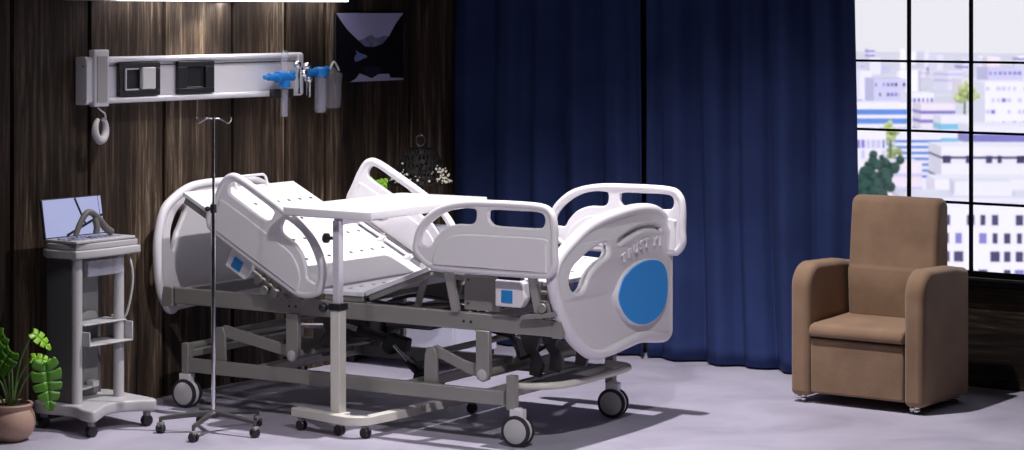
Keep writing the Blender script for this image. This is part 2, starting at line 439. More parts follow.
# base frame
b = MB()
for s_ in (-1, 1):
    b.bar((-.95, s_*.46, .215), (.93, s_*.46, .215), .035, .068)
b.bar((-.97, -.46, .27), (-.97, .46, .27), .04, .035)
b.bar((.93, -.46, .235), (.93, .46, .235), .05, .04)
b.bar((.80, -.46, .225), (.80, .46, .225), .03, .03)
b.bar((-.55, -.46, .215), (-.55, .46, .215), .04, .05)
b.bar((.35, -.46, .215), (.35, .46, .215), .04, .05)
b.build('base_frame', M['frame'], bed, bevel=.005)
for sx in (-1, 1):
    for sy in (-1, 1):
        MB().box(sx*.97-.022, sx*.97+.022, sy*.46-.022, sy*.46+.022, .165, .325).build('corner_post', M['frame'], bed, bevel=.004)
lp = cr([(.94, -.40, .262), (1.06, -.36, .268), (1.14, -.25, .27), (1.155, 0, .27), (1.15, .28, .27), (1.10, .38, .268), (.96, .44, .262)], 6, False)
MB().tube(lp, .017, 12).build('bumper_bar', M['tframe'], bed)
b = MB(); b.box(.95, 1.10, -.30, .05, .250, .262); b.build('pedal_plate', M['frame'], bed, bevel=.003)
# castors
def castor(x, y, rz):
    base = bpy.data.objects.new('castor', None)
    b = MB()
    b.lathe([(.03, -.018), (.064, -.018), (.067, -.008), (.067, .008), (.064, .018), (.03, .018)], (0, 0, .072), 'y', 36)
    b.cyl((-.0, 0, .12), (0, 0, .178), .022, 16)
    b.box(-.033, .033, -.024, .024, .118, .172)
    c = b.build('castor', M['white'], bed, (x, y, 0), (0, 0, rz), bevel=.004)
    for s_ in (-1, 1):
        w = MB()
        w.lathe([(.056, s_*.019), (.071, s_*.019), (.0725, s_*.025), (.071, s_*.031), (.060, s_*.034), (.056, s_*.034)], (0, 0, .0725), 'y', 40)
        w.cur = 1
        w.lathe([(.002, s_*.020), (.0575, s_*.020), (.0575, s_*.0335), (.052, s_*.0365), (.002, s_*.0375)], (0, 0, .0725), 'y', 40)
        w.build('wheel', [M['rubber'], M['hub']], c)
for x, y, a in ((-.973, -.46, 4), (1.0, -.46, 6), (1.0, .43, 9), (-1.0, .46, -3)): castor(x, y, R(a))
# upper frame
b = MB()
for s_ in (-1, 1):
    b.bar((-1.06, s_*.44, .558), (1.19, s_*.44, .556), .035, .082)
b.bar((-1.06, -.44, .56), (-1.06, .44, .56), .04, .06); b.bar((1.17, -.44, .56), (1.17, .44, .56), .04, .06)
for x in (-.6, -.15, .3, .75): b.bar((x, -.44, .565), (x, .44, .565), .04, .04)
b.build('upper_frame', M['frame'], bed, bevel=.006)
for x in (-.325, -.285, .70, .74):
    MB().cyl((x, -.459, .555), (x, -.4565, .555), .0065, 12).build('bolt', M['black'], bed)
# columns and links
for x in (-.30, .81):
    for s_ in (-1, 1):
        b = MB(); b.prism([(x-.036, .52), (x+.036, .52), (x+.036, .315), (x+.028, .292), (x, .280), (x-.028, .292), (x-.036, .315)], s_*.455-.016, s_*.455+.016, 'y')
        c = b.build('column', M['frame'], bed, bevel=.004)
        MB().lathe([(.020, -.021), (.026, -.018), (.026, -.016), (.008, -.016)] if s_ < 0 else [(.020, .021), (.026, .018), (.026, .016), (.008, .016)], (x, s_*.455, .315), 'y', 20).build('pivot_cap', M['hub'], c)
for x0, x1 in ((-.30, -.78), (.80, .50)):
    for s_ in (-1, 1):
        y = s_*.415
        b = MB()
        dirx = 1 if x1 > x0 else -1
        pl = [(x0, .345), (x0+dirx*.12, .365), (x1+.02*(-dirx), .425), (x1+dirx*.025, .405), (x1+dirx*.03, .37), (x1-dirx*.05, .36), (x0+dirx*.10, .305), (x0, .285)]
        b.prism(pl, y-.009, y+.009, 'y')
        b.prism([(x1-.04, .235), (x1+.04, .235), (x1+.035, .38), (x1+.02, .415), (x1-.02, .415), (x1-.035, .38)], y-.024, y-.010, 'y')
        b.build('lift_arm', M['frame'], bed, bevel=.003)
for x, z, r_ in ((-.30, .315, .020), (.81, .315, .020), (-.78, .385, .016), (.50, .385, .016), (-1.0, .30, .018)):
    MB().cyl((x, -.44, z), (x, .44, z), r_).build('cross_shaft', M['frame'], bed)
# linkage plates in the middle
def bent(x, y, z, s=1, name='linkage_plate', flip=1):
    pts = [(0, .10), (.05, .115), (.085, .06), (.06, .0), (.10, -.07), (.08, -.13), (.02, -.12), (.03, -.05), (-.01, .0), (-.03, .06)]
    MB().prism([(x+flip*p[0]*s, z+p[1]*s) for p in pts], y-.01, y+.01, 'y').build(name, M['steel'], bed, bevel=.003)
for y in (-.16, .02): bent(.86, y, .40, 1.0); bent(-.26, y, .40, 1.0, flip=-1)
for y in (.20,): bent(.90, y, .41, 1.0); bent(-.22, y, .41, 1.0, flip=-1)
# actuators
def actuator(a, b_, mpos, mlen, name='actuator'):
    a, b_ = Vector(a), Vector(b_); d = (b_-a).normalized()
    mid = a+(b_-a)*.5
    o = MB().cyl(mid, b_, .026, 20).build(name, M['black'], bed)
    MB().cyl(a, mid, .014, 16).build('rod', M['chrome'], o)
    m = Vector(mpos); e = m+Vector(mlen)
    MB().tube([m, m+(e-m)*.15, m+(e-m)*.85, e], [.03, .042, .042, .032], 24).build('motor', M['black'], o)
    q = MB(); q.bar(b_-d*.03, b_+d*.09, .06, .07); q.build('gearbox', M['black'], o, bevel=.01)
    return o
actuator((-.34, -.14, .455), (.08, -.14, .375), (.06, -.17, .35), (-.02, .16, -.005))
actuator((.10, -.16, .36), (.27, -.16, .22), (.25, -.20, .215), (.08, .12, -.02))
actuator((.85, .10, .38), (.42, .10, .46), (.40, .06, .47), (-.02, .16, 0))
actuator((-.75, .12, .36), (-.20, .12, .40), (-.20, .06, .37), (.02, .18, 0))
b = MB(); b.box(.00, .27, -.10, .02, .435, .545); b.build('control_box', M['steel'], bed, bevel=.01)
b = MB(); b.box(-.36, -.14, -.05, .10, .34, .52); b.build('motor_housing', M['steel'], bed, bevel=.02)
b = MB(); b.box(-.12, .25, .25, .28, .40, .515); b.build('side_plate', M['steel'], bed, bevel=.005)
for pts_ in ([(-.05, -.30, .60), (.20, -.26, .575), (.5, -.28, .60), (.62, -.22, .57)], [(.05, -.2, .56), (.25, -.22, .62), (.42, -.15, .60), (.7, -.2, .62)], [(.84, -.3, .50), (.88, -.28, .42), (.86, -.2, .36), (.95, -.1, .42)]):
    MB().tube(cr(pts_, 6, False), .009, 8).build('cable', M['black'], bed)
# deck
bk0, bk1 = Vector((-.15, 0, .655)), Vector((-1.0, 0, 1.088))
ang = math.atan2(bk1.z-bk0.z, -(bk1.x-bk0.x)); Lb = (bk1-bk0).length
# local frame: s along backrest from hinge to head, y, n normal
Tb = Matrix(((-math.cos(ang), 0, math.sin(ang), bk0.x), (0, 1, 0, 0), (math.sin(ang), 0, math.cos(ang), bk0.z), (0, 0, 0, 1)))
def holes_mesh(mb, T, cols, rows):
    for r_ in rows:
        for c_ in cols:
            vs = []; n = 12
            for k in range(n):
                a = 2*math.pi*k/n
                vs.append(T @ Vector((r_+.011*math.cos(a), c_+.014*math.sin(a), .0012)))
            vs2 = [T @ Vector((r_+.011*math.cos(2*math.pi*k/n), c_+.014*math.sin(2*math.pi*k/n), -.004)) for k in range(n)]
            mb.add(vs+vs2, [tuple(range(n))]+[(i, n+i, n+(i+1) % n, (i+1) % n) for i in range(n)])
b = MB()
b.box(.0, Lb, -.455, .455, -.022, 0, Tb)
b.cur = 1
holes_mesh(b, Tb, (-.35, -.26, -.16, -.07, .117, .211, .305, .40), (.245, .42, .60, .775))
b.build('backrest_board', [M['deck'], M['black']], bed, bevel=.004)
b = MB()
for s_ in (-1, 1): b.box(.02, Lb-.02, s_*.43-.018, s_*.43+.018, -.055, -.022, Tb)
b.box(Lb-.06, Lb-.02, -.43, .43, -.05, -.022, Tb); b.box(.3, .34, -.43, .43, -.05, -.022, Tb)
b.build('backrest_frame', M['frame'], bed, bevel=.003)
p = [Tb @ Vector(v) for v in ((.10, .485, .005), (.52, .485, .005))]
b = MB(); b.cyl(p[0], p[1], .012, 12)
for s1_ in (.12, .31, .50): b.bar(Tb @ Vector((s1_, .44, -.01)), Tb @ Vector((s1_, .495, .008)), .03, .03)
b.build('mattress_retainer', M['white'], bed, bevel=.002)
# U shaped rod at the head end
q = [(Lb-.03, -.06, 0), (Lb+.015, -.06, .050), (Lb+.015, .20, .050), (Lb-.03, .20, 0)]
def rnd_path(pts, r, n=5):
    out = [Vector(pts[0])]
    for i in range(1, len(pts)-1):
        a, c_, d = Vector(pts[i-1]), Vector(pts[i]), Vector(pts[i+1])
        p0 = c_+(a-c_).normalized()*r; p1 = c_+(d-c_).normalized()*r
        for k in range(n+1):
            t_ = k/n; out.append((1-t_)**2*p0+2*t_*(1-t_)*c_+t_*t_*p1)
    out.append(Vector(pts[-1])); return out
MB().tube([Tb @ v for v in rnd_path(q, .03)], .007, 10).build('head_rod', M['white'], bed)
# seat, thigh and leg boards
def seg(a, b_, name, rows):
    a = Vector((a[0], 0, a[1])); c_ = Vector((b_[0], 0, b_[1])); an = math.atan2(c_.z-a.z, c_.x-a.x); Ls = (c_-a).length
    T = Matrix(((math.cos(an), 0, -math.sin(an), a.x), (0, 1, 0, 0), (math.sin(an), 0, math.cos(an), a.z), (0, 0, 0, 1)))
    m_ = MB(); m_.box(.004, Ls-.004, -.455, .455, -.022, 0, T); m_.cur = 1
    holes_mesh(m_, T, (-.35, -.26, -.16, -.07, .117, .211, .305, .40), rows)
    m_.cur = 2
    for s_ in (-1, 1): m_.box(.01, Ls-.01, s_*.43-.015, s_*.43+.015, -.05, -.022, T)
    m_.build(name, [M['deck'], M['black'], M['frame']], bed, bevel=.003)
seg((-.13, .650), (.12, .652), 'seat_board', (.1,))
seg((.125, .654), (.50, .800), 'thigh_board', (.12, .28))
seg((.51, .800), (1.18, .765), 'leg_board', (.15, .35, .55))
for s_ in (-1, 1):
    for p0, p1, up in (((.45, s_*.40, .76), (.40, s_*.40, .60), (1, 0, 0)), ((1.10, s_*.38, .75), (1.05, s_*.38, .60), (1, 0, 0)), ((-.75, s_*.3, .92), (-.45, s_*.3, .60), (0, 1, 0))):
        MB().bar(p0, p1, .02, .03, up).build('deck_strut', M['frame'], bed, bevel=.002)
# side rails
R_OUT = [(-.39,-.048),(-.354,.046),(-.253,.125),(-.115,.161),(.061,.169),(.29,.166),(.365,.137),(.389,.066),(.389,-.046),(.389,-.11),(.356,-.157),(.309,-.168),(.08,-.171),(-.174,-.168),(-.293,-.159),(-.374,-.105)]
R_SLOT = [(.045,.127),(.176,.130),(.299,.128),(.331,.103),(.324,.066),(.29,.056),(.176,.055),(.07,.057),(.034,.078),(.03,.105)]
R_CRES = [(-.350,-.046),(-.317,-.056),(-.289,-.054),(-.263,-.016),(-.214,.028),(-.144,.053),(-.07,.056),(-.042,.074),(-.038,.118),(-.066,.129),(-.154,.123),(-.243,.087),(-.323,.022)]
R_PAN = [(-.277,-.137),(-.257,-.066),(-.194,-.013),(-.115,.008),(.118,.012),(.331,.010),(.342,-.025),(.342,-.129),(.324,-.148),(.118,-.151),(-.243,-.148)]
def inset(pts, d):
    out = []; n = len(pts); area = sum(pts[i][0]*pts[(i+1) % n][1]-pts[(i+1) % n][0]*pts[i][1] for i in range(n))
    s_ = 1 if area > 0 else -1
    for i in range(n):
        a, b_ = Vector(pts[i-1]), Vector(pts[(i+1) % n]); t_ = (b_-a).normalized()
        out.append((pts[i][0]-t_.y*d*s_, pts[i][1]+t_.x*d*s_))
    return out
rail_me = plate(R_OUT, [R_SLOT, R_CRES], .026, .008)
pan_me = plate(R_PAN, [], .042, .007)
def side_rail(cx, cy, cz, mirror, tilt, out):
    b = MB()
    b.raw(rail_me, TY)
    b.tube([(p[0], 0, p[1]) for p in cr(inset(R_OUT, .014), 6)], .0185, 12, True)
    s_ = Matrix.Diagonal((-1 if mirror else 1, 1, 1, 1))
    b.v = [tuple(s_ @ Vector(v)) for v in b.v]
    o = b.build('side_rail', M['white'], bed, (cx, cy, cz), (0, tilt, 0), angle=50)
    q = MB(); q.raw(pan_me, TY); q.v = [tuple(s_ @ Vector(v)) for v in q.v]
    q.build('inset_panel', M['white'], o, angle=40)
    return o
side_rail(.877, -.555, .965, False, 0, -1)
side_rail(.945, .555, .972, False, 0, 1)
rt = R(28.5)
side_rail(-.365, -.555, .902, True, rt, -1)
side_rail(-.315, .555, .918, True, rt, 1)
# rail supports
for s_, dx in ((-1, 0), (1, .06)):
    for x in (.66+dx, 1.12+dx):
        MB().bar((x, s_*.46, .60), (x, s_*.535, .82), .03, .04, (1, 0, 0)).build('rail_support', M['frame'], bed, bevel=.004)
    for x, z in ((-.52+dx, .80), (-.25+dx, .66)):
        MB().bar((x, s_*.44, z-.09), (x, s_*.535, z+.02), .03, .04, (1, 0, 0)).build('rail_support', M['frame'], bed, bevel=.004)
# clutter under the near foot rail
b = MB(); b.box(.70, .895, -.455, -.43, .61, .78); b.build('cover_plate', M['frame'], bed, bevel=.004)
for z in (.64, .75): MB().cyl((.725, -.46, z), (.725, -.454, z), .006, 8).build('screw', M['steel'], bed)
b = MB()
b.cyl((1.08, -.48, .72), (1.24, -.48, .72), .009, 10); b.cyl((1.09, -.48, .68), (1.23, -.48, .675), .007, 10)
b.bar((1.13, -.48, .62), (1.13, -.48, .77), .02, .02, (1, 0, 0)); b.bar((1.18, -.48, .60), (1.18, -.48, .77), .014, .014, (1, 0, 0))
b.cyl((1.15, -.50, .65), (1.15, -.46, .65), .022, 14); b.bar((1.04, -.47, .60), (1.22, -.47, .625), .05, .02)
b.cyl((1.21, -.50, .70), (1.21, -.46, .70), .016, 14)
b.build('rail_latch', M['frame'], bed, bevel=.002)
T28 = Matrix.Translation((-.60, 0, .775)) @ Matrix.Rotation(rt, 4, 'Y')
b = MB()
for x, z, l in ((.14, -.0, .06), (.19, .01, .08), (.24, .0, .07), (.30, .02, .06)):
    v0 = T28 @ Vector((x, -.49, z-l)); v1 = T28 @ Vector((x+.01, -.49, z+.03)); b.bar(v0, v1, .02, .022, (1, 0, 0))
for x, z in ((.15, -.02), (.21, -.05), (.27, -.03)):
    b.cyl(T28 @ Vector((x, -.515, z)), T28 @ Vector((x, -.47, z)), .022, 14)
b.cyl(T28 @ Vector((.08, -.495, -.01)), T28 @ Vector((.36, -.495, -.02)), .009, 10)
b.bar(T28 @ Vector((.10, -.48, .02)), T28 @ Vector((.42, -.48, .01)), .02, .03, (0, 0, 1))
b.build('rail_latch', M['frame'], bed, bevel=.002)
# control panels
def panel(T):
    b = MB(); vs = [(-.075, -.06), (.06, -.06), (.085, -.02), (.075, .05), (.06, .065), (-.075, .065)]
    n = len(vs)
    P0 = [T @ Vector((x, .0, z)) for x, z in vs]; P1 = [T @ Vector((x*1.02, -.055, z)) for x, z in vs]
    b.add(P0+P1, [tuple(range(n)), tuple(reversed(range(n, 2*n)))]+[(i, n+i, n+(i+1) % n, (i+1) % n) for i in range(n)])
    o = b.build('control_panel', M['white'], bed, bevel=.008, seg=3)
    b = MB(); b.box(-.040, .020, -.0585, -.054, -.040, .018, T); b.build('display', M['bluescr'], o, bevel=.001)
    b = MB(); b.box(-.065, .058, -.05, -.01, .0655, .085, T); b.build('top_cover', M['black'], o, bevel=.003)
    b = MB(); 
panel(Matrix.Translation((.985, -.46, .705)))
panel(Matrix.Translation((-.590, -.46, .755)) @ Matrix.Rotation(rt, 4, 'Y'))
# end boards
F_OUT = [(-.268,.42),(-.36,.48),(-.422,.549),(-.485,.657),(-.524,.762),(-.515,.84),(-.46,.905),(-.36,.965),(-.25,1.015),(-.10,1.048),(.10,1.068),(.27,1.070),(.42,1.052),(.53,1.015),(.585,.97),(.607,.91),(.610,.80),(.610,.60),(.609,.47),(.600,.41),(.55,.385),(.49,.388),(.426,.395),(.268,.414),(.15,.408),(.03,.396),(-.10,.388),(-.20,.395)]
F_HOLE = [(-.370,.715),(-.405,.74),(-.412,.785),(-.385,.83),(-.305,.872),(-.22,.902),(-.138,.922),(-.090,.912),(-.078,.878),(-.10,.852),(-.16,.835),(-.222,.804),(-.260,.77),(-.287,.732),(-.325,.712)]
EGG = [(-.001,.646),(.012,.70),(.05,.742),(.12,.777),(.202,.797),(.30,.804),(.40,.794),(.475,.765),(.516,.715),(.526,.65),(.508,.585),(.455,.535),(.36,.505),(.268,.498),(.18,.510),(.10,.540),(.035,.588)]
SLOT = [(.005,.925),(.09,.952),(.22,.972),(.38,.967),(.455,.948),(.45,.935),(.37,.950),(.26,.955),(.12,.932),(.02,.908)]
H_OUT = [(-.30,.470),(-.36,.452),(-.41,.475),(-.465,.57),(-.49,.71),(-.49,.85),(-.445,.985),(-.36,1.055),(-.235,1.105),(-.10,1.120),(.05,1.120),(.20,1.12),(.335,1.105),(.46,1.055),(.545,.985),(.59,.85),(.59,.71),(.565,.57),(.51,.475),(.46,.452),(.40,.470),(.05,.475)]
H_HOLE = [(-.385,.89),(-.345,.965),(-.285,1.008),(-.272,.975),(-.310,.91),(-.345,.855),(-.372,.775),(-.388,.81)]
board_me = plate(F_OUT, [F_HOLE, SLOT], .052, .014)
back_me = plate(F_OUT, [F_HOLE], .026, .008)
head_me = plate(H_OUT, [H_HOLE, [(.1-u, v) for u, v in H_HOLE]], .036, .012)
egg_me = plate(EGG, [], .064, .003)
egg_rim = plate([((u-.262)*1.03+.262, (v-.651)*1.03+.651) for u, v in EGG], [], .057, .004)
def end_board(x, dz, dy, name, front):
    b = MB(); b.raw(board_me if front else head_me, TX)
    if front: b.raw(back_me, TX)
    rim = cr([p for p in inset(F_OUT if front else H_OUT, .020)], 6)
    b.tube([(0, u, v) for u, v in rim], .029 if front else .025, 14, True)
    # second grip bar coming down at the right of the top arch
    if front:
        b.tube(cr([(.012, .50, .985), (.02, .535, .93), (.018, .562, .86), (.008, .575, .78)], 5, False), [.016]*5+[.02]*5+[.014]*5+[.006], 12)
    if front: b.v = [(v[0]-.030*(abs(v[1]-.05)/.56)**2, v[1], v[2]) for v in b.v]
    o = b.build(name, M['white'], bed, (x, dy, dz), angle=50)
    return o
fb = end_board(1.245, 0, 0, 'footboard', True)
def emb(me, name, m):
    b = MB(); b.raw(me, TX); b.v = [(v[0]-.030*(abs(v[1]-.05)/.56)**2, v[1], v[2]) for v in b.v]
    return b.build(name, m, fb, angle=40)
emb(egg_rim, 'emblem_rim', M['white']); e_ = emb(egg_me, 'emblem', M['blue']); e_['label'] = 'blue oval emblem on the footboard'
# raised lettering
b = MB(); word = 'TRUST YI'; ys = (.060, .118, .176, .234, .288, None, .378, .440)
for ch, yy in zip(word, ys):
    if yy is None: continue
    cu = bpy.data.curves.new('letter', 'FONT'); cu.body = ch; cu.size = .060; cu.extrude = .004; cu.bevel_depth = .0012; cu.align_x = 'CENTER'
    o = bpy.data.objects.new('letter', cu); me = bpy.data.meshes.new_from_object(o); bpy.data.objects.remove(o)
    tq = (yy-.33)/.30; zz = .898-.062*tq*tq; sl = -2*.062*tq/.30
    T = Matrix.Translation((.026-.030*(abs(yy-.05)/.56)**2, yy, zz-.03)) @ Matrix.Rotation(math.atan(sl), 4, 'X') @ TX
    MB().raw(me, T).build('raised_letter', M['white'], fb, smooth=False)
end_board(-1.155, 0, 0, 'headboard', False)
for y in (-.44, .44):
    MB().box(-1.14, -1.07, y-.02, y+.02, .50, .60).build('board_bracket', M['frame'], bed, bevel=.004)
    MB().box(1.18, 1.23, y-.02, y+.02, .51, .59).build('board_bracket', M['frame'], bed, bevel=.004)

# ------------------------------------------------------------------ overbed table
ot = thing('overbed_table', 'white overbed table on one cream post, reaching across the bed', 'overbed table', (-.02, -.03, 0), R(3.7))
out = [(-.175,-.695),(.30,-.715),(.335,-.69),(.35,.28),(.335,.315),(-.165,.31),(-.19,.29),(-.205,-.66)]
tm = plate(out, [], .042, .006, 0)
MB().raw(tm, Matrix.Translation((0, 0, 1.046))).build('table_top', M['white'], ot, angle=40)
b = MB(); b.box(.075, .13, -.66, -.605, .065, .60); b.build('post', M['tframe'], ot, bevel=.004)
b = MB(); b.box(.083, .120, -.652, -.613, .60, 1.01); b.build('inner_post', M['alu'], ot, bevel=.003)
b = MB(); b.box(.068, .137, -.667, -.598, .585, .618); b.cyl((.06, -.665, .60), (.06, -.69, .60), .004)
b.build('collar', M['black'], ot, bevel=.004)
b = MB(); b.cyl((.07, -.645, .60), (.035, -.655, .595), .010, 12); b.sphere((.032, -.656, .595), .024); b.build('clamp_knob', M['black'], ot)
b = MB(); b.cyl((.085, -.635, .925), (.055, -.645, .925), .008, 12); b.lathe([(.012, -.012), (.024, -.008), (.024, .008), (.012, .012)], (.045, -.65, .925), 'x', 20); b.build('height_knob', M['black'], ot)
b = MB(); b.bar((.10, -.63, 1.005), (.10, .05, 1.008), .05, .03); b.bar((-.05, -.45, 1.012), (.25, -.45, 1.012), .04, .02); b.build('top_bracket', M['alu'], ot, bevel=.003)
bp = [(-.145, -.645), (.16, -.705), (.235, -.712), (.285, -.68), (.302, -.62), (.325, -.30), (.35, .20)]
bp3 = cr([(p[0], p[1], .084) for p in bp], 6, False)
b = MB()
for k in range(len(bp3)-1): 
    pass
# swept rectangular base bar
vs, fs = [], []
for k, p in enumerate(bp3):
    p = Vector(p); a = Vector(bp3[max(0, k-1)]); c_ = Vector(bp3[min(len(bp3)-1, k+1)]); t_ = (c_-a).normalized(); n_ = Vector((-t_.y, t_.x, 0))*.026
    for s_, h_ in ((-1, -.02), (1, -.02), (1, .02), (-1, .02)): vs.append(p+n_*s_+Vector((0, 0, h_)))
for k in range(len(bp3)-1):
    for j in range(4): fs.append((k*4+j, k*4+(j+1) % 4, k*4+4+(j+1) % 4, k*4+4+j))
fs += [(3, 2, 1, 0), tuple((len(bp3)-1)*4+j for j in range(4))]
b.add(vs, fs); b.bar((.10, -.705, .082), (.10, -.60, .082), .10, .036, (0, 0, 1)); b.build('base', M['tframe'], ot, bevel=.004)
def small_castor(parent, x, y, top, r=.024, rz=0):
    c_ = MB().box(-.012, .012, -.016, .016, r*1.3, top).build('castor', M['grey'], parent, (x, y, 0), (0, 0, rz), bevel=.003)
    for s_ in (-1, 1):
        MB().lathe([(.004, s_*.004), (r*.9, s_*.004), (r, s_*.007), (r, s_*.014), (r*.85, s_*.018), (.004, s_*.018)], (0, 0, r), 'y', 20).build('wheel', M['black'], c_)
for x, y in ((-.095, -.66), (.135, -.665), (.285, -.665), (.345, .16)): small_castor(ot, x, y, .066, .025)

# ------------------------------------------------------------------ IV stand
iv = thing('iv_stand', 'slim chrome IV pole with two hooks on a black five-legged base', 'iv stand', (-.372, -.985, 0))
MB().cyl((0, 0, .08), (0, 0, 1.07), .0105, 16).build('lower_pole', M['chrome'], iv)
MB().cyl((0, 0, 1.06), (0, 0, 1.50), .0065, 12).build('upper_pole', M['chrome'], iv)
b = MB(); b.cyl((0, 0, 1.045), (0, 0, 1.085), .015, 16); b.cyl((0, 0, 1.062), (-.03, -.01, 1.062), .006, 10); b.sphere((-.03, -.01, 1.062), .013); b.build('height_knob', M['black'], iv)
for s_ in (-1, 1):
    dx, dy = math.cos(YAW-R(10)), math.sin(YAW-R(10))
    pp = cr([(0, 0, 1.492), (s_*.03*dx, s_*.03*dy, 1.493), (s_*.055*dx, s_*.055*dy, 1.482), (s_*.072*dx, s_*.072*dy, 1.472), (s_*.084*dx, s_*.084*dy, 1.485), (s_*.087*dx, s_*.087*dy, 1.498)], 5, False)
    MB().tube(pp, .0042, 8).build('hook', M['chrome'], iv)
MB().lathe([(.03, .072), (.034, .08), (.03, .095), (.014, .108)], seg=20).build('hub', M['black'], iv)
for k in range(5):
    a = R(-140.5+72*k)
    ex, ey = .25*math.cos(a), .25*math.sin(a)
    pp = [(.01*math.cos(a), .01*math.sin(a), .094), (ex*.5, ey*.5, .084), (ex, ey, .070)]
    b = MB(); b.tube(pp, [.016, .013, .010], 10); b.cyl((ex, ey, .045), (ex, ey, .076), .008, 10)
    b.build('leg', M['steel'], iv)
    small_castor(iv, ex, ey, .052, .022, a+R(70))

# ------------------------------------------------------------------ medical cart
cart = thing('medical_cart', 'grey-white wheeled medical cart with two shelves carrying a laptop', 'medical cart', (0, 0, 0))
CX0, CX1, CY0, CY1 = -1.10, -.86, -1.385, -1.02
bo = [(-1.16,-1.40),(-.90,-1.40),(-.80,-1.44),(-.72,-1.455),(-.70,-1.43),(-.74,-1.36),(-.80,-1.25),(-.78,-1.15),(-.715,-1.07),(-.70,-1.04),(-.74,-1.01),(-.9,-.985),(-1.16,-.985)]
bm_ = plate(bo, [], .055, .012, 4)
MB().raw(bm_, Matrix.Translation((0, 0, .105))).build('base', M['cart'], cart, angle=40)
for x, y in ((-.755, -1.41), (-.755, -1.045), (-1.12, -1.37), (-1.12, -1.02)): small_castor(cart, x, y, .08, .027, R(80))
for y in (CY0+.035, CY1-.035-.02):
    MB().tube([(-.915, y, .13), (-.915, y, .83)], .026, 20).build('front_column', M['cart'], cart)
b = MB(); b.box(-1.09, -.925, CY0+.012, CY0+.030, .13, .83); b.box(-1.10, -1.08, CY0+.012, CY1-.012, .13, .83)
b.build('side_panel', M['cartdark'], cart, bevel=.004)
b = MB(); b.box(-1.075, -1.03, -1.20, -1.09, .13, .83); b.build('rear_column', M['grey'], cart, bevel=.02, seg=3)
to = [(-1.11, -1.385), (-.90, -1.395), (-.868, -1.37), (-.85, -1.20), (-.862, -1.0), (-.885, -.98), (-1.11, -.975)]
MB().raw(plate(to, [], .04, .008, 3), Matrix.Translation((0, 0, .845))).build('tray', M['cart'], cart, angle=40)
MB().raw(plate([((x+.98)*.95-.985, (y+1.18)*.95-1.18) for x, y in to], [], .03, .006, 3), Matrix.Translation((0, 0, .880))).build('upper_tray', M['cart'], cart, angle=40)
# clear basket under the tray
b = MB(); y0, y1 = CY0+.075, CY1-.06
b.box(-1.02, -.88, y0, y1, .735, .741); b.box(-.884, -.88, y0, y1, .735, .81); b.box(-1.02, -.88, y0, y0+.004, .735, .81); b.box(-1.02, -.88, y1-.004, y1, .735, .81)
b.build('basket', M['clear'], cart, bevel=.001)
# middle double shelf
b = MB()
b.box(-1.03, -.885, y0-.02, y1+.03, .50, .508); b.box(-1.03, -.845, y0-.02, y1+.03, .405, .413)
b.box(-1.03, -.845, y0-.024, y0-.018, .405, .475); b.box(-1.03, -.845, y1+.028, y1+.034, .405, .50)
b.build('shelf', M['cart'], cart, bevel=.004)
b = MB(); b.prism([(y0, .508), (y1-.03, .508), (y1-.05, .545), (y1-.09, .553), (y0, .525)], -1.03, -1.015, 'x'); b.build('shelf_back', M['cart'], cart, bevel=.004)
b = MB(); b.bar((-1.05, -1.27, .165), (-1.0, -1.16, .19), .06, .012); b.box(-1.02, -.97, -1.19, -1.15, .185, .215); b.build('pedal', M['white'], cart, bevel=.004)
b = MB(); b.tube(cr([(-.98, -.985, .86), (-.93, -.98, .78), (-.93, -.965, .68), (-.95, -.975, .55), (-.97, -.99, .50), (-1.0, -1.04, .515)], 6, False), .006, 8)
b.build('cable', M['hub'], cart)
# laptop
lt = thing('laptop', 'open laptop with pale lilac screen on top of the medical cart', 'laptop', (-.985, -1.20, .8965))
b = MB(); b.box(-.10, .115, -.195, .195, 0, .014); b.build('base', M['cart'], lt, bevel=.004)
b = MB()
for r_ in range(4):
    for k in range(12):
        if (r_*7+k*3) % 11 == 0: continue
        b.box(-.06+r_*.034, -.06+r_*.034+.026, -.185+k*.0285, -.185+k*.0285+.022, .014, .018)
b.build('keyboard', M['keys'], lt)
Ts = Matrix.Translation((-.10, 0, .012)) @ Matrix.Rotation(R(-9), 4, 'Y')
b = MB(); b.box(-.010, 0, -.198, .198, 0, .192, Ts); sc_ = b.build('screen_lid', M['black'], lt, bevel=.003)
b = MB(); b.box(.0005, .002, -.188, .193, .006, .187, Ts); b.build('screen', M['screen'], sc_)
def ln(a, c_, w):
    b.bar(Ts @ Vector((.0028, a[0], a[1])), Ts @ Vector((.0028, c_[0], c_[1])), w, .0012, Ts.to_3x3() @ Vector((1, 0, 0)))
b = MB(); ln((.02, .186), (.075, .052), .012); ln((.192, .094), (-.055, .008), .012); ln((.172, .187), (.180, .01), .002); b.build('reflection_lines', M['black'], sc_, smooth=False)  # reflection of the window bars drawn as dark lines
hz = thing('flexible_hose', 'dark grey hose arching over the laptop keyboard', 'hose', (-.93, -1.25, .918))
hp = cr([(.0, -.095, .012), (.0, -.070, .062), (.0, -.03, .112), (.0, .005, .118), (.0, .05, .088), (0, .10, .04), (0, .14, .014)], 7, False)
MB().tube(hp, [.013+.006*i/len(hp) for i in range(len(hp))], 14).build('tube', M['cable'], hz)
MB().tube(cr([(0, .03, .09), (.01, .035, .05), (.01, .03, .016)], 5, False), .016, 12).build('branch', M['cable'], hz)

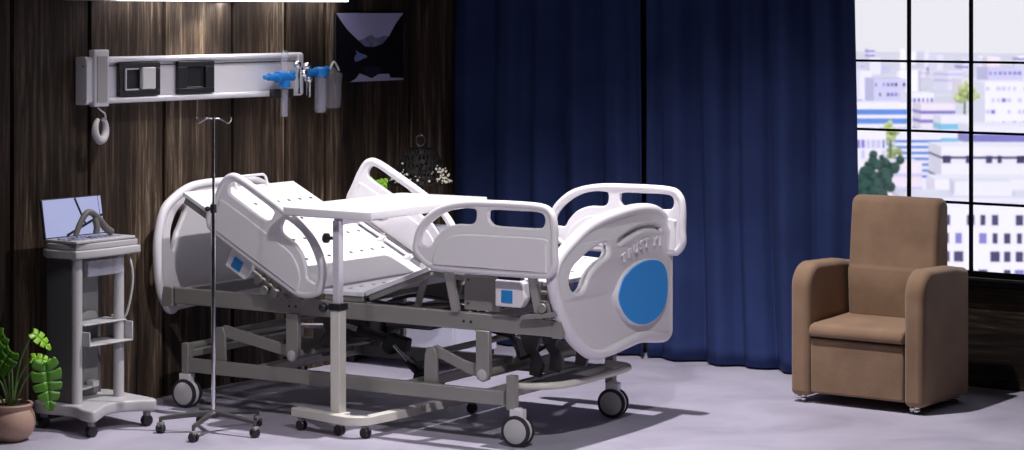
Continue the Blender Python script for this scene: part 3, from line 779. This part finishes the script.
# ------------------------------------------------------------------ monstera
pl = thing('potted_monstera', 'green split-leaf plant in a round terracotta pot on the floor at left', 'potted plant', (-1.005, -1.685, 0))
MB().lathe([(.060, 0), (.080, .01), (.108, .045), (.117, .085), (.110, .125), (.096, .148), (.102, .158), (.106, .168), (.102, .176), (.092, .174), (.088, .16), (.02, .155)], seg=40).build('pot', M['pot'], pl)
MB().lathe([(.001, .160), (.05, .166), (.088, .162), (.088, .157), (.001, .157)], seg=24).build('soil', M['soil'], pl)
def leaf_mesh(L, W, lobes=6, droop=.25):
    """split leaf in local XY: stem at origin, tip at +x"""
    def hw(t): return W*(math.sin(math.pi*min(1, (t*.93+.07))**.72))**.8
    vs, fs = [], []
    def pt(t, s_, f):
        x = L*t+.16*L*f*(t-.3)*.6-(.12*L*(1-t)*f*f if t < .35 else 0); y = s_*hw(max(.01, min(.985, t)))*f
        return (x, y, -droop*L*(t*t)-.12*abs(y)*abs(y)/max(W, .01)+.05*abs(y))
    for s_ in (-1, 1):
        for k in range(lobes):
            t0, t1 = k/lobes, (k+1)/lobes
            g = .16/lobes
            cols = 6
            rows = [(t0, t1), (t0, t1), (t0+g*.35, t1-g*.35), (t0+g*.6, t1-g*.6), (t0+g*.7, t1-g*.7), (t0+g*.9, t1-g*.9), (t0+g*1.7, t1-g*1.7)]
            fr = (0, .30, .45, .62, .80, .94, 1.0)
            o = len(vs)
            for (a, c_), f in zip(rows, fr):
                for j in range(4): vs.append(pt(a+(c_-a)*j/3, s_, f))
            for i in range(len(fr)-1):
                for j in range(3):
                    q = [o+i*4+j, o+i*4+j+1, o+i*4+4+j+1, o+i*4+4+j]
                    fs.append(q if s_ > 0 else q[::-1])
    return vs, fs
def add_leaf(parent, base, tip, leafdir, normal, L, W, m, lobes=6, droop=.25, stem_r=.005):
    """stem from base to tip, leaf from tip along leafdir facing normal"""
    base, tip = Vector(base), Vector(tip)
    mid = (base+tip)/2+Vector((0, 0, .25*(tip-base).length*.5)); mid.x = base.x*.6+tip.x*.4; mid.y = base.y*.6+tip.y*.4
    st = MB().tube(cr([base, base*.75+mid*.25+Vector((0,0,.01)), mid, tip], 5, False), stem_r, 8).build('stem', M['stem'], parent)
    x = Vector(leafdir).normalized(); n = Vector(normal); n = (n-x*n.dot(x)).normalized(); y = n.cross(x)
    T = Matrix(((x.x, y.x, n.x, tip.x), (x.y, y.y, n.y, tip.y), (x.z, y.z, n.z, tip.z), (0, 0, 0, 1)))
    vs, fs = leaf_mesh(L, W, lobes, droop)
    b = MB().add([T @ Vector(v) for v in vs], fs)
    o = b.build('leaf', m, parent, angle=60)
    s_ = o.modifiers.new('thickness', 'SOLIDIFY'); s_.thickness = .0012
    return o
rt_ = Vector((math.cos(YAW), math.sin(YAW), 0)); fw = Vector((math.sin(YAW), -math.cos(YAW), 0))  # image right, towards camera
def PL(r_, z, f=0): return rt_*r_+Vector((0, 0, z))+fw*f
L6 = M['leaf']
add_leaf(pl, PL(.02, .16), PL(.165, .365, .02), PL(.12, -1), PL(.2, .35, 1), .225, .072, L6, 5, .10)
add_leaf(pl, PL(.01, .16), PL(.01, .42, .03), PL(-.55, -.8), PL(-.2, .5, 1), .15, .060, L6, 5, .12)
add_leaf(pl, PL(0, .16), PL(-.03, .49), PL(-.6, -.45), PL(0, .7, .8), .14, .060, L6, 5, .2)
add_leaf(pl, PL(.01, .16), PL(.10, .50, -.02), PL(.8, -.5), PL(0, .8, .5), .11, .038, M['leaf2'], 4, .35)
add_leaf(pl, PL(-.01, .16), PL(-.08, .33, .05), PL(-.5, -.7), PL(0, .4, 1), .14, .055, L6, 5, .1)
add_leaf(pl, PL(0, .16), PL(-.12, .43), PL(-.8, -.2), PL(0, .7, .6), .16, .065, L6, 5, .2)
add_leaf(pl, PL(.01, .16), PL(.085, .375, -.06), PL(.7, -.05), PL(0, .7, .8), .10, .032, M['leaf2'], 4, .25)
add_leaf(pl, PL(-.03, .16), PL(-.10, .25, .04), PL(-.6, -.5), PL(0, .4, 1), .12, .045, L6, 4, .2)

# ------------------------------------------------------------------ bedside cabinet, lamp, flowers
cb = thing('bedside_cabinet', 'low pale lilac cabinet against the wood wall behind the bed', 'cabinet', (-.865, 1.24, 0))
b = MB(); b.box(-.39, .40, -.19, .19, .10, .76); b.build('body', M['cab'], cb, bevel=.004)
b = MB(); b.box(-.40, .41, -.20, .20, .76, .78); b.build('top', M['cab'], cb, bevel=.004)
for x in (-.2, .2):
    b = MB(); b.box(x-.185, x+.185, -.202, -.191, .115, .745); d = b.build('door', M['cab'], cb, bevel=.003)
    b = MB(); b.cyl((x+(.15 if x < 0 else -.15), -.215, .45), (x+(.15 if x < 0 else -.15), -.215, .55), .006, 10); b.build('handle', M['alu'], d)
for x in (-.36, .37):
    for y in (-.16, .16): MB().box(x-.02, x+.02, y-.02, y+.02, 0, .10).build('leg', M['black'], cb, bevel=.003)
lm = thing('table_lamp', 'black openwork lampshade with ring on top in the dark corner', 'lamp', (-.885, 1.27, .78))
b = MB(); b.lathe([(.06, 0), (.065, .012), (.05, .03), (.022, .06), (.03, .11), (.04, .15), (.02, .2), (.012, .26)], seg=24); b.build('base', M['black'], lm)
# openwork shade: lattice of discs and wires on a cone
b = MB(); rnd = random.Random(5)
def cone_r(z): return .180-(z-.245)*.50
for z in (.245, .44): b.tube([(cone_r(z)*math.cos(2*math.pi*k/40), cone_r(z)*math.sin(2*math.pi*k/40), z) for k in range(40)], .004, 6, True)
for k in range(30):
    a0 = 2*math.pi*k/30
    for tw in (.45, -.45):
        b.tube([(cone_r(z)*math.cos(a0+tw*(z-.245)/.195*1.2), cone_r(z)*math.sin(a0+tw*(z-.245)/.195*1.2), z) for z in (.245, .295, .345, .395, .44)], .0036, 5)
for k in range(230):
    a = rnd.uniform(0, 6.283); z = rnd.uniform(.25, .435); r_ = cone_r(z)+.003
    o = Vector((r_*math.cos(a), r_*math.sin(a), z)); n = Vector((math.cos(a), math.sin(a), .5)).normalized(); u = n.orthogonal().normalized(); w = n.cross(u)
    q = rnd.uniform(.007, .015); b.add([o+(u*math.cos(t_*1.047)+w*math.sin(t_*1.047))*q for t_ in range(6)], [(0, 1, 2, 3, 4, 5)])
b.build('lamp_shade', mat('satin black lattice', (.009, .008, .008, 1), .55, spec=.12), lm, angle=20)
b = MB()
for k in range(80):
    a = rnd.gauss(R(5), .28) if k < 50 else rnd.gauss(R(-95), .35); z = .255+abs(rnd.gauss(.01, .04)); 
    if z > .42: continue
    r_ = cone_r(z)+.008
    o = Vector((r_*math.cos(a), r_*math.sin(a), z)); b.sphere(o, rnd.uniform(.003, .009), seg=6)
b.build('beads', mat('pale glass beads', (.62, .58, .48, 1), .2, var=.3), lm)
b = MB(); b.tube([(0, 0, .26), (0, 0, .46)], .004, 8); b.tube([(.025*math.cos(2*math.pi*k/24)*math.cos(YAW), .025*math.cos(2*math.pi*k/24)*math.sin(YAW), .487+.03*math.sin(2*math.pi*k/24)) for k in range(24)], .006, 8, True)
b.build('ring', M['black'], lm)
fp = thing('flowering_plant', 'small green plant with pale and yellow flowers beside the black lampshade', 'potted plant', (-1.12, 1.085, .78))
MB().lathe([(.04, 0), (.055, .01), (.065, .08), (.07, .10), (.06, .10), (.055, .09), (.01, .088)], seg=24).build('pot', M['white'], fp)
rnd = random.Random(9)
for k in range(16):
    a = rnd.uniform(0, 6.28); r_ = rnd.uniform(.01, .05); z = rnd.uniform(.13, .25)
    tip = Vector((r_*math.cos(a), r_*math.sin(a), z))
    add_leaf(fp, (.01*math.cos(a), .01*math.sin(a), .09), tip, (math.cos(a), math.sin(a), rnd.uniform(-.1, .6)), Vector((fw.x*.8, fw.y*.8, .8)), rnd.uniform(.05, .08), .032, M['leaf2'], 4, .2, .0025)
for dx_, dz_, lx_ in ((.055, .27, -.3), (.03, .235, -.6), (.075, .225, .5), (.05, .20, -.2), (.085, .255, .4)):
    add_leaf(fp, (.01, 0, .09), (dx_, -.01, dz_), (lx_*.8, lx_*.5, -.5 if dz_ > .24 else .4), Vector((fw.x, fw.y, .5)), .075, .036, M['leaf2'], 4, .1, .0025)
for k in range(7):
    pos = Vector((.02+.016*k, -.06+rnd.uniform(-.03, .03), .20+rnd.uniform(-.02, .05)))
    b = MB(); b.tube(cr([(0, 0, .09), pos*.5+Vector((0, 0, .06)), pos], 4, False), .002, 6); b.build('stem', M['stem'], fp)
    b = MB()
    for q in range(6): b.sphere(pos+Vector((.011*math.cos(q*1.047), .004, .011*math.sin(q*1.047))), .007, seg=8)
    b.build('flower', M['petal'] if k % 2 == 0 else M['yellow'], fp)

# ------------------------------------------------------------------ armchair
ac = thing('armchair', 'tan upholstered high-backed armchair with thick square arms by the window', 'armchair', (1.812, 1.37, 0))
def rbox(x0, x1, pts, name, bv=.02, sg=4, m=None):
    o = MB().prism(pts, x0, x1, 'x').build(name, m or M['tan'], ac, bevel=bv, seg=sg, angle=60)
    return o
def arc(cy, cz, r, a0, a1, n=8): return [(cy+r*math.cos(R(a0+(a1-a0)*k/n)), cz+r*math.sin(R(a0+(a1-a0)*k/n))) for k in range(n+1)]
arm = [(0, .035)]+arc(.125, .590, .125, 180, 90, 8)+[(.40, .706), (.50, .690)]+arc(.515, .655, .035, 80, 0, 4)+[(.55, .035)]
rbox(-.372, -.262, arm, 'armrest', .030, 5); rbox(.265, .375, arm, 'armrest', .030, 5)
rbox(-.260, .263, [(.012, .055), (.012, .335), (.50, .335), (.50, .055)], 'front_panel', .012, 3)
rbox(-.262, .265, [(-.005, .345), (-.012, .375), (.005, .405), (.04, .412), (.42, .425), (.42, .345)], 'seat_cushion', .014, 4)
bk = [(.385, .40), (.375, .55), (.368, .66), (.378, .675), (.385, .69), (.400, .85), (.418, 1.005), (.435, 1.03), (.46, 1.04), (.50, 1.04), (.53, 1.03), (.545, .995), (.545, .40)]
rbox(-.240, .262, bk, 'backrest', .028, 5)
rbox(-.235, .257, [(.545, .06), (.545, .42), (.50, .42), (.50, .06)], 'back_panel', .01, 2)
for x in (-.315, .32):
    for y in (.045, .50):
        b = MB(); b.cyl((x, y, .025), (x, y, .038), .014, 12); b.sphere((x, y, .018), .018, seg=10); b.sphere((x-.03, y+.01, .014), .014, seg=10); b.box(x-.035, x+.01, y-.012, y+.012, .02, .03)
        b.build('foot', M['chrome'], ac, bevel=.002)

# ------------------------------------------------------------------ the city outside
G = -60.0
def wpt(px, D, py=None):
    xc = (px-512)/2276*D; x = CAM.x+math.cos(YAW)*xc-math.sin(YAW)*D; y = CAM.y+math.sin(YAW)*xc+math.cos(YAW)*D
    return x, y, (CAM.z-(py-12)/2276*D if py is not None else 0)
wwall = mat('white render', (.80, .78, .86, 1), .7, var=.04, scale=.05)
pale = mat('pale pink render', (.78, .70, .76, 1), .7, var=.06, scale=.05)
lav = mat('lavender glazing', (.20, .18, .50, 1), .4, var=.2, scale=.1)
wdk = mat('dark window glass', (.035, .03, .11, 1), .4, var=.5, scale=.3)
sky_b = mat('blue glazing', (.10, .24, .62, 1), .4, var=.2, scale=.1)
teal = mat('teal glazing', (.20, .52, .70, 1), .4, var=.2, scale=.1)
far1 = mat('haze-paled distant walls', (.72, .71, .80, 1), .8, var=.05, scale=.02)  # distance haze put into the pale wall colour
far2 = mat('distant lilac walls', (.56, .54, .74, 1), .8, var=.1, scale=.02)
gr_ = MB().box(-2600, 700, -40, 3200, G-1, G).build('ground', mat('hazy city ground', (.66, .65, .74, 1), .9, var=.18, scale=.02), smooth=False)  # haze mixed into the ground colour
struct(gr_)
def building(label, px0, px1, ytop, D, depth, rz, m, rows=None, group=None, band=None, nw=0, fh=3.1, wm=None, roof=True):
    xc, yc, zt = wpt((px0+px1)/2, D, ytop); w = (px1-px0)/2276*D/ max(.5, math.cos(YAW+rz-YAW))
    t = thing('building', label, 'building', (xc, yc, G), YAW+rz, group)
    h = zt-G
    MB().box(-w/2, w/2, 0, depth, 0, h).build('wall', m, t, smooth=False)
    if roof:
        b = MB(); b.box(-w/2-.3, w/2+.3, -.3, depth+.3, h, h+.8); b.box(-w*.2, w*.12, depth*.3, depth*.7, h+.8, h+3.2); b.build('roof', far1, t, smooth=False)
    if band:
        for r_ in range(band[0]):
            z = h-2.2-r_*band[1]
            MB().box(-w/2-.06, w/2+.06, -.12, depth+.06, z-band[2], z).build('window_band', wm, t, smooth=False)
    if nw:
        rnd = random.Random(int(px0*7+ytop))
        for r_ in range(rows):
            z = h-2.0-r_*fh
            for k in range(nw):
                if rnd.random() < .25: continue
                x = -w/2+w*(k+.5)/nw; ww = w/nw*rnd.choice((.20, .38, .30, .26))
                MB().box(x-ww, x+ww, -.12, .1, z-1.7, z).build('window', wm if rnd.random() < .75 else lav, t, smooth=False)
    return t
building('white apartment block with rows of dark windows, nearest outside', 905, 1085, 203, 380, 18, R(-4), wwall, rows=4, nw=15, fh=3.05, wm=wdk)
building('white upper block with a row of square dark windows behind the nearest one', 936, 1100, 180, 425, 14, R(-4), wwall, rows=2, nw=22, fh=3.4, wm=wdk, roof=False)
building('long white building with thin lilac bands and a dark row of windows', 942, 1110, 147, 520, 20, R(-2), wwall, rows=1, nw=16, fh=3.5, wm=wdk, band=(4, 4.6, .5), roof=False)
building('blue and white striped office block left of centre', 896, 941, 131, 560, 14, R(0), wwall, band=(7, 1.55*.93, .62), wm=sky_b, roof=False)
building('pale slab with teal bands right of the striped office block', 941, 972, 116, 640, 12, R(0), wwall, band=(5, 4, 1.6), wm=teal, roof=False)
building('large white corner block at the curtain edge', 840, 886, 130, 470, 14, R(0), wwall, rows=9, nw=9, fh=2.2, wm=far2, roof=False)
building('low white stepped block behind the armchair', 874, 922, 162, 440, 10, R(0), pale, band=(7, 2.6, .6), wm=far2, roof=False)
building('white tower with lilac windows in the middle distance', 908, 934, 93, 900, 20, R(0), wwall, rows=5, nw=6, fh=4, wm=lav, roof=False)
building('pink-white slab with thin bands in the middle distance', 921, 955, 104, 760, 16, R(0), pale, band=(5, 3, 1.1), wm=lav, roof=False)
building('white building with a purple strip of glazing under the bar', 973, 1050, 126, 600, 20, R(0), wwall, band=(2, 7, 2.6), wm=lav, roof=False)
building('white hall with blue glazing at the left edge of the window', 850, 907, 103, 800, 20, R(0), wwall, band=(3, 3.2, 1.9), wm=sky_b, roof=False)
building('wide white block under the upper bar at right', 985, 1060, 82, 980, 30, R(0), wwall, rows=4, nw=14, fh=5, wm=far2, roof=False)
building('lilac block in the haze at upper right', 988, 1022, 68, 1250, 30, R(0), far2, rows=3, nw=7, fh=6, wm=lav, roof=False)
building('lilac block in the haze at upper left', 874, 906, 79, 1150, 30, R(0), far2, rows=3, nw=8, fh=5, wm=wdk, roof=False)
rnd = random.Random(21); placed = []
for k in range(900):
    px = rnd.uniform(740, 1560); D = rnd.uniform(1300, 2700)
    P_ = Vector(wpt(px, D))
    if len(placed) >= 150 or any((P_-q_).length < 62 for q_ in placed): continue
    placed.append(P_)
    ytop = 12+(62-rnd.uniform(4, 24))/D*2276
    w = rnd.uniform(14, 44)*900/D
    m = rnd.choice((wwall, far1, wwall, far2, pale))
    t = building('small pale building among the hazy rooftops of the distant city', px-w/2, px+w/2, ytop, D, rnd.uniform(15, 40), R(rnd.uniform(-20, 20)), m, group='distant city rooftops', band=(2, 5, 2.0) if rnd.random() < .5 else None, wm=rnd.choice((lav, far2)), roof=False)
for px0_, px1_, yt_, D_ in ((1115, 1200, 150, 520), (1120, 1190, 205, 400), (1210, 1290, 120, 640), (1215, 1300, 185, 420), (1150, 1215, 88, 850), (1310, 1380, 140, 560), (1320, 1400, 95, 900), (1400, 1480, 170, 480), (1240, 1300, 75, 1050)):
    building('pale office block beyond the right edge of the view', px0_, px1_, yt_, D_, 16, 0, wwall, group='office blocks beyond the right edge', band=(4, 5, 1.6), wm=lav, roof=False)
leafy = mat('street tree foliage', (.012, .06, .045, 1), .8, var=.4, scale=.4)
leafy2 = mat('yellow green foliage', (.50, .58, .25, 1), .8, var=.3, scale=.4)  # foliage colour paled for distance haze
def tree(label, px, py, D, rad, m, seed):
    x, y, z = wpt(px, D, py); t = thing('tree', label, 'tree', (x, y, G)); h = z-G
    MB().tube([(0, 0, 0), (0, 0, h*.5), (.4, 0, h)], [.9, .6, .3], 8).build('trunk', M['stem'], t)
    rnd = random.Random(seed); b = MB()
    for k in range(40): b.sphere((rnd.gauss(0, rad*.5), rnd.gauss(0, rad*.5), h+rnd.gauss(0, rad*.35)), rad*rnd.uniform(.16, .34), seg=8)
    b.build('crown', m, t)
tree('dark green tree low at the curtain edge, left of the armchair back', 868, 182, 366, 3.4, leafy, 1)
tree('dark green tree higher and right of the curtain-edge tree', 880, 168, 385, 2.8, leafy, 2)
tree('dark bluish tree lowest at the curtain edge', 862, 194, 352, 3.4, leafy, 5)
tree('yellow-green tree beside the striped office block', 889, 133, 525, 2.6, leafy2, 3)
tree('narrow yellow-green tree in front of the striped block', 893, 152, 535, 1.8, leafy2, 6)
tree('yellow-green tree near the right vertical window bar', 964, 94, 860, 4.5, leafy2, 4)

# ------------------------------------------------------------------ light
w = bpy.data.worlds.new('World'); sc.world = w; w.use_nodes = True
nt = w.node_tree; bg = nt.nodes['Background']
tc = nt.nodes.new('ShaderNodeTexCoord'); sx = nt.nodes.new('ShaderNodeSeparateXYZ')
nt.links.new(tc.outputs['Generated'], sx.inputs[0])
c_ = ramp(nt, sx.outputs['Z'], [(0, (.90, .89, .96)), (.05, (.93, .93, 1.0)), (.4, (.88, .91, 1.0))])
nt.links.new(c_, bg.inputs['Color']); bg.inputs['Strength'].default_value = 1.0
def light(name, kind, loc, target, power, col=(1, 1, 1), **k):
    l = bpy.data.lights.new(name, kind); l.energy = power; l.color = col
    for a, v in k.items(): setattr(l, a, v)
    o = bpy.data.objects.new(name, l); COL.objects.link(o); o.location = loc
    d = Vector(target)-Vector(loc); o.rotation_euler = d.to_track_quat('-Z', 'Y').to_euler()
    return o
light('sun', 'SUN', (0, -50, 80), (-60, 130, 0), 1.7, (1, .97, .95), angle=R(1))
light('ceiling_spot_over_bed', 'SPOT', (1.25, -.2, 5.1), (1.1, -.2, 0), 1400, (1, .965, 1), spot_size=R(76), spot_blend=.75, shadow_soft_size=.05)
light('ceiling_spot_near_foot', 'SPOT', (3.0, -2.4, 3.3), (.55, -.35, .35), 350, (1, .965, 1), spot_size=R(52), spot_blend=.5, shadow_soft_size=.06)
light('added_spot_near_head', 'SPOT', (-.3, -2.4, 3.3), (-.2, -.2, .5), 60, (1, .965, 1), spot_size=R(60), spot_blend=.7, shadow_soft_size=.06)  # unseen spot added to brighten the backrest and near rails
light('wall_lamp_spot', 'SPOT', (WX+.09, -.17, 2.04), (WX+.02, -.17, 1.2), 8, (1, .93, .86), spot_size=R(95), spot_blend=1.0, shadow_soft_size=.02)
light('wall_lamp_strip', 'AREA', (WX+.09, .03, 2.045), (WX+.06, .03, 1.0), 8, (1, .96, .95), shape='RECTANGLE', size=.08, size_y=1.7)

# ------------------------------------------------------------------ camera
cd = bpy.data.cameras.new('camera'); co = bpy.data.objects.new('camera', cd); COL.objects.link(co)
co.location = CAM; co.rotation_euler = (R(90), 0, YAW)
cd.sensor_width = 36; cd.lens = 36*2276/1024; cd.shift_y = -213/1024
cd.clip_end = 6000; cd.clip_start = .1
cd.dof.use_dof = True; cd.dof.focus_distance = 11.2; cd.dof.aperture_fstop = 5.6
sc.camera = co
sc.view_settings.view_transform = 'Standard'; sc.view_settings.look = 'None'
sc.view_settings.gamma = 1; sc.view_settings.use_curve_mapping = False; sc.view_settings.exposure = 0
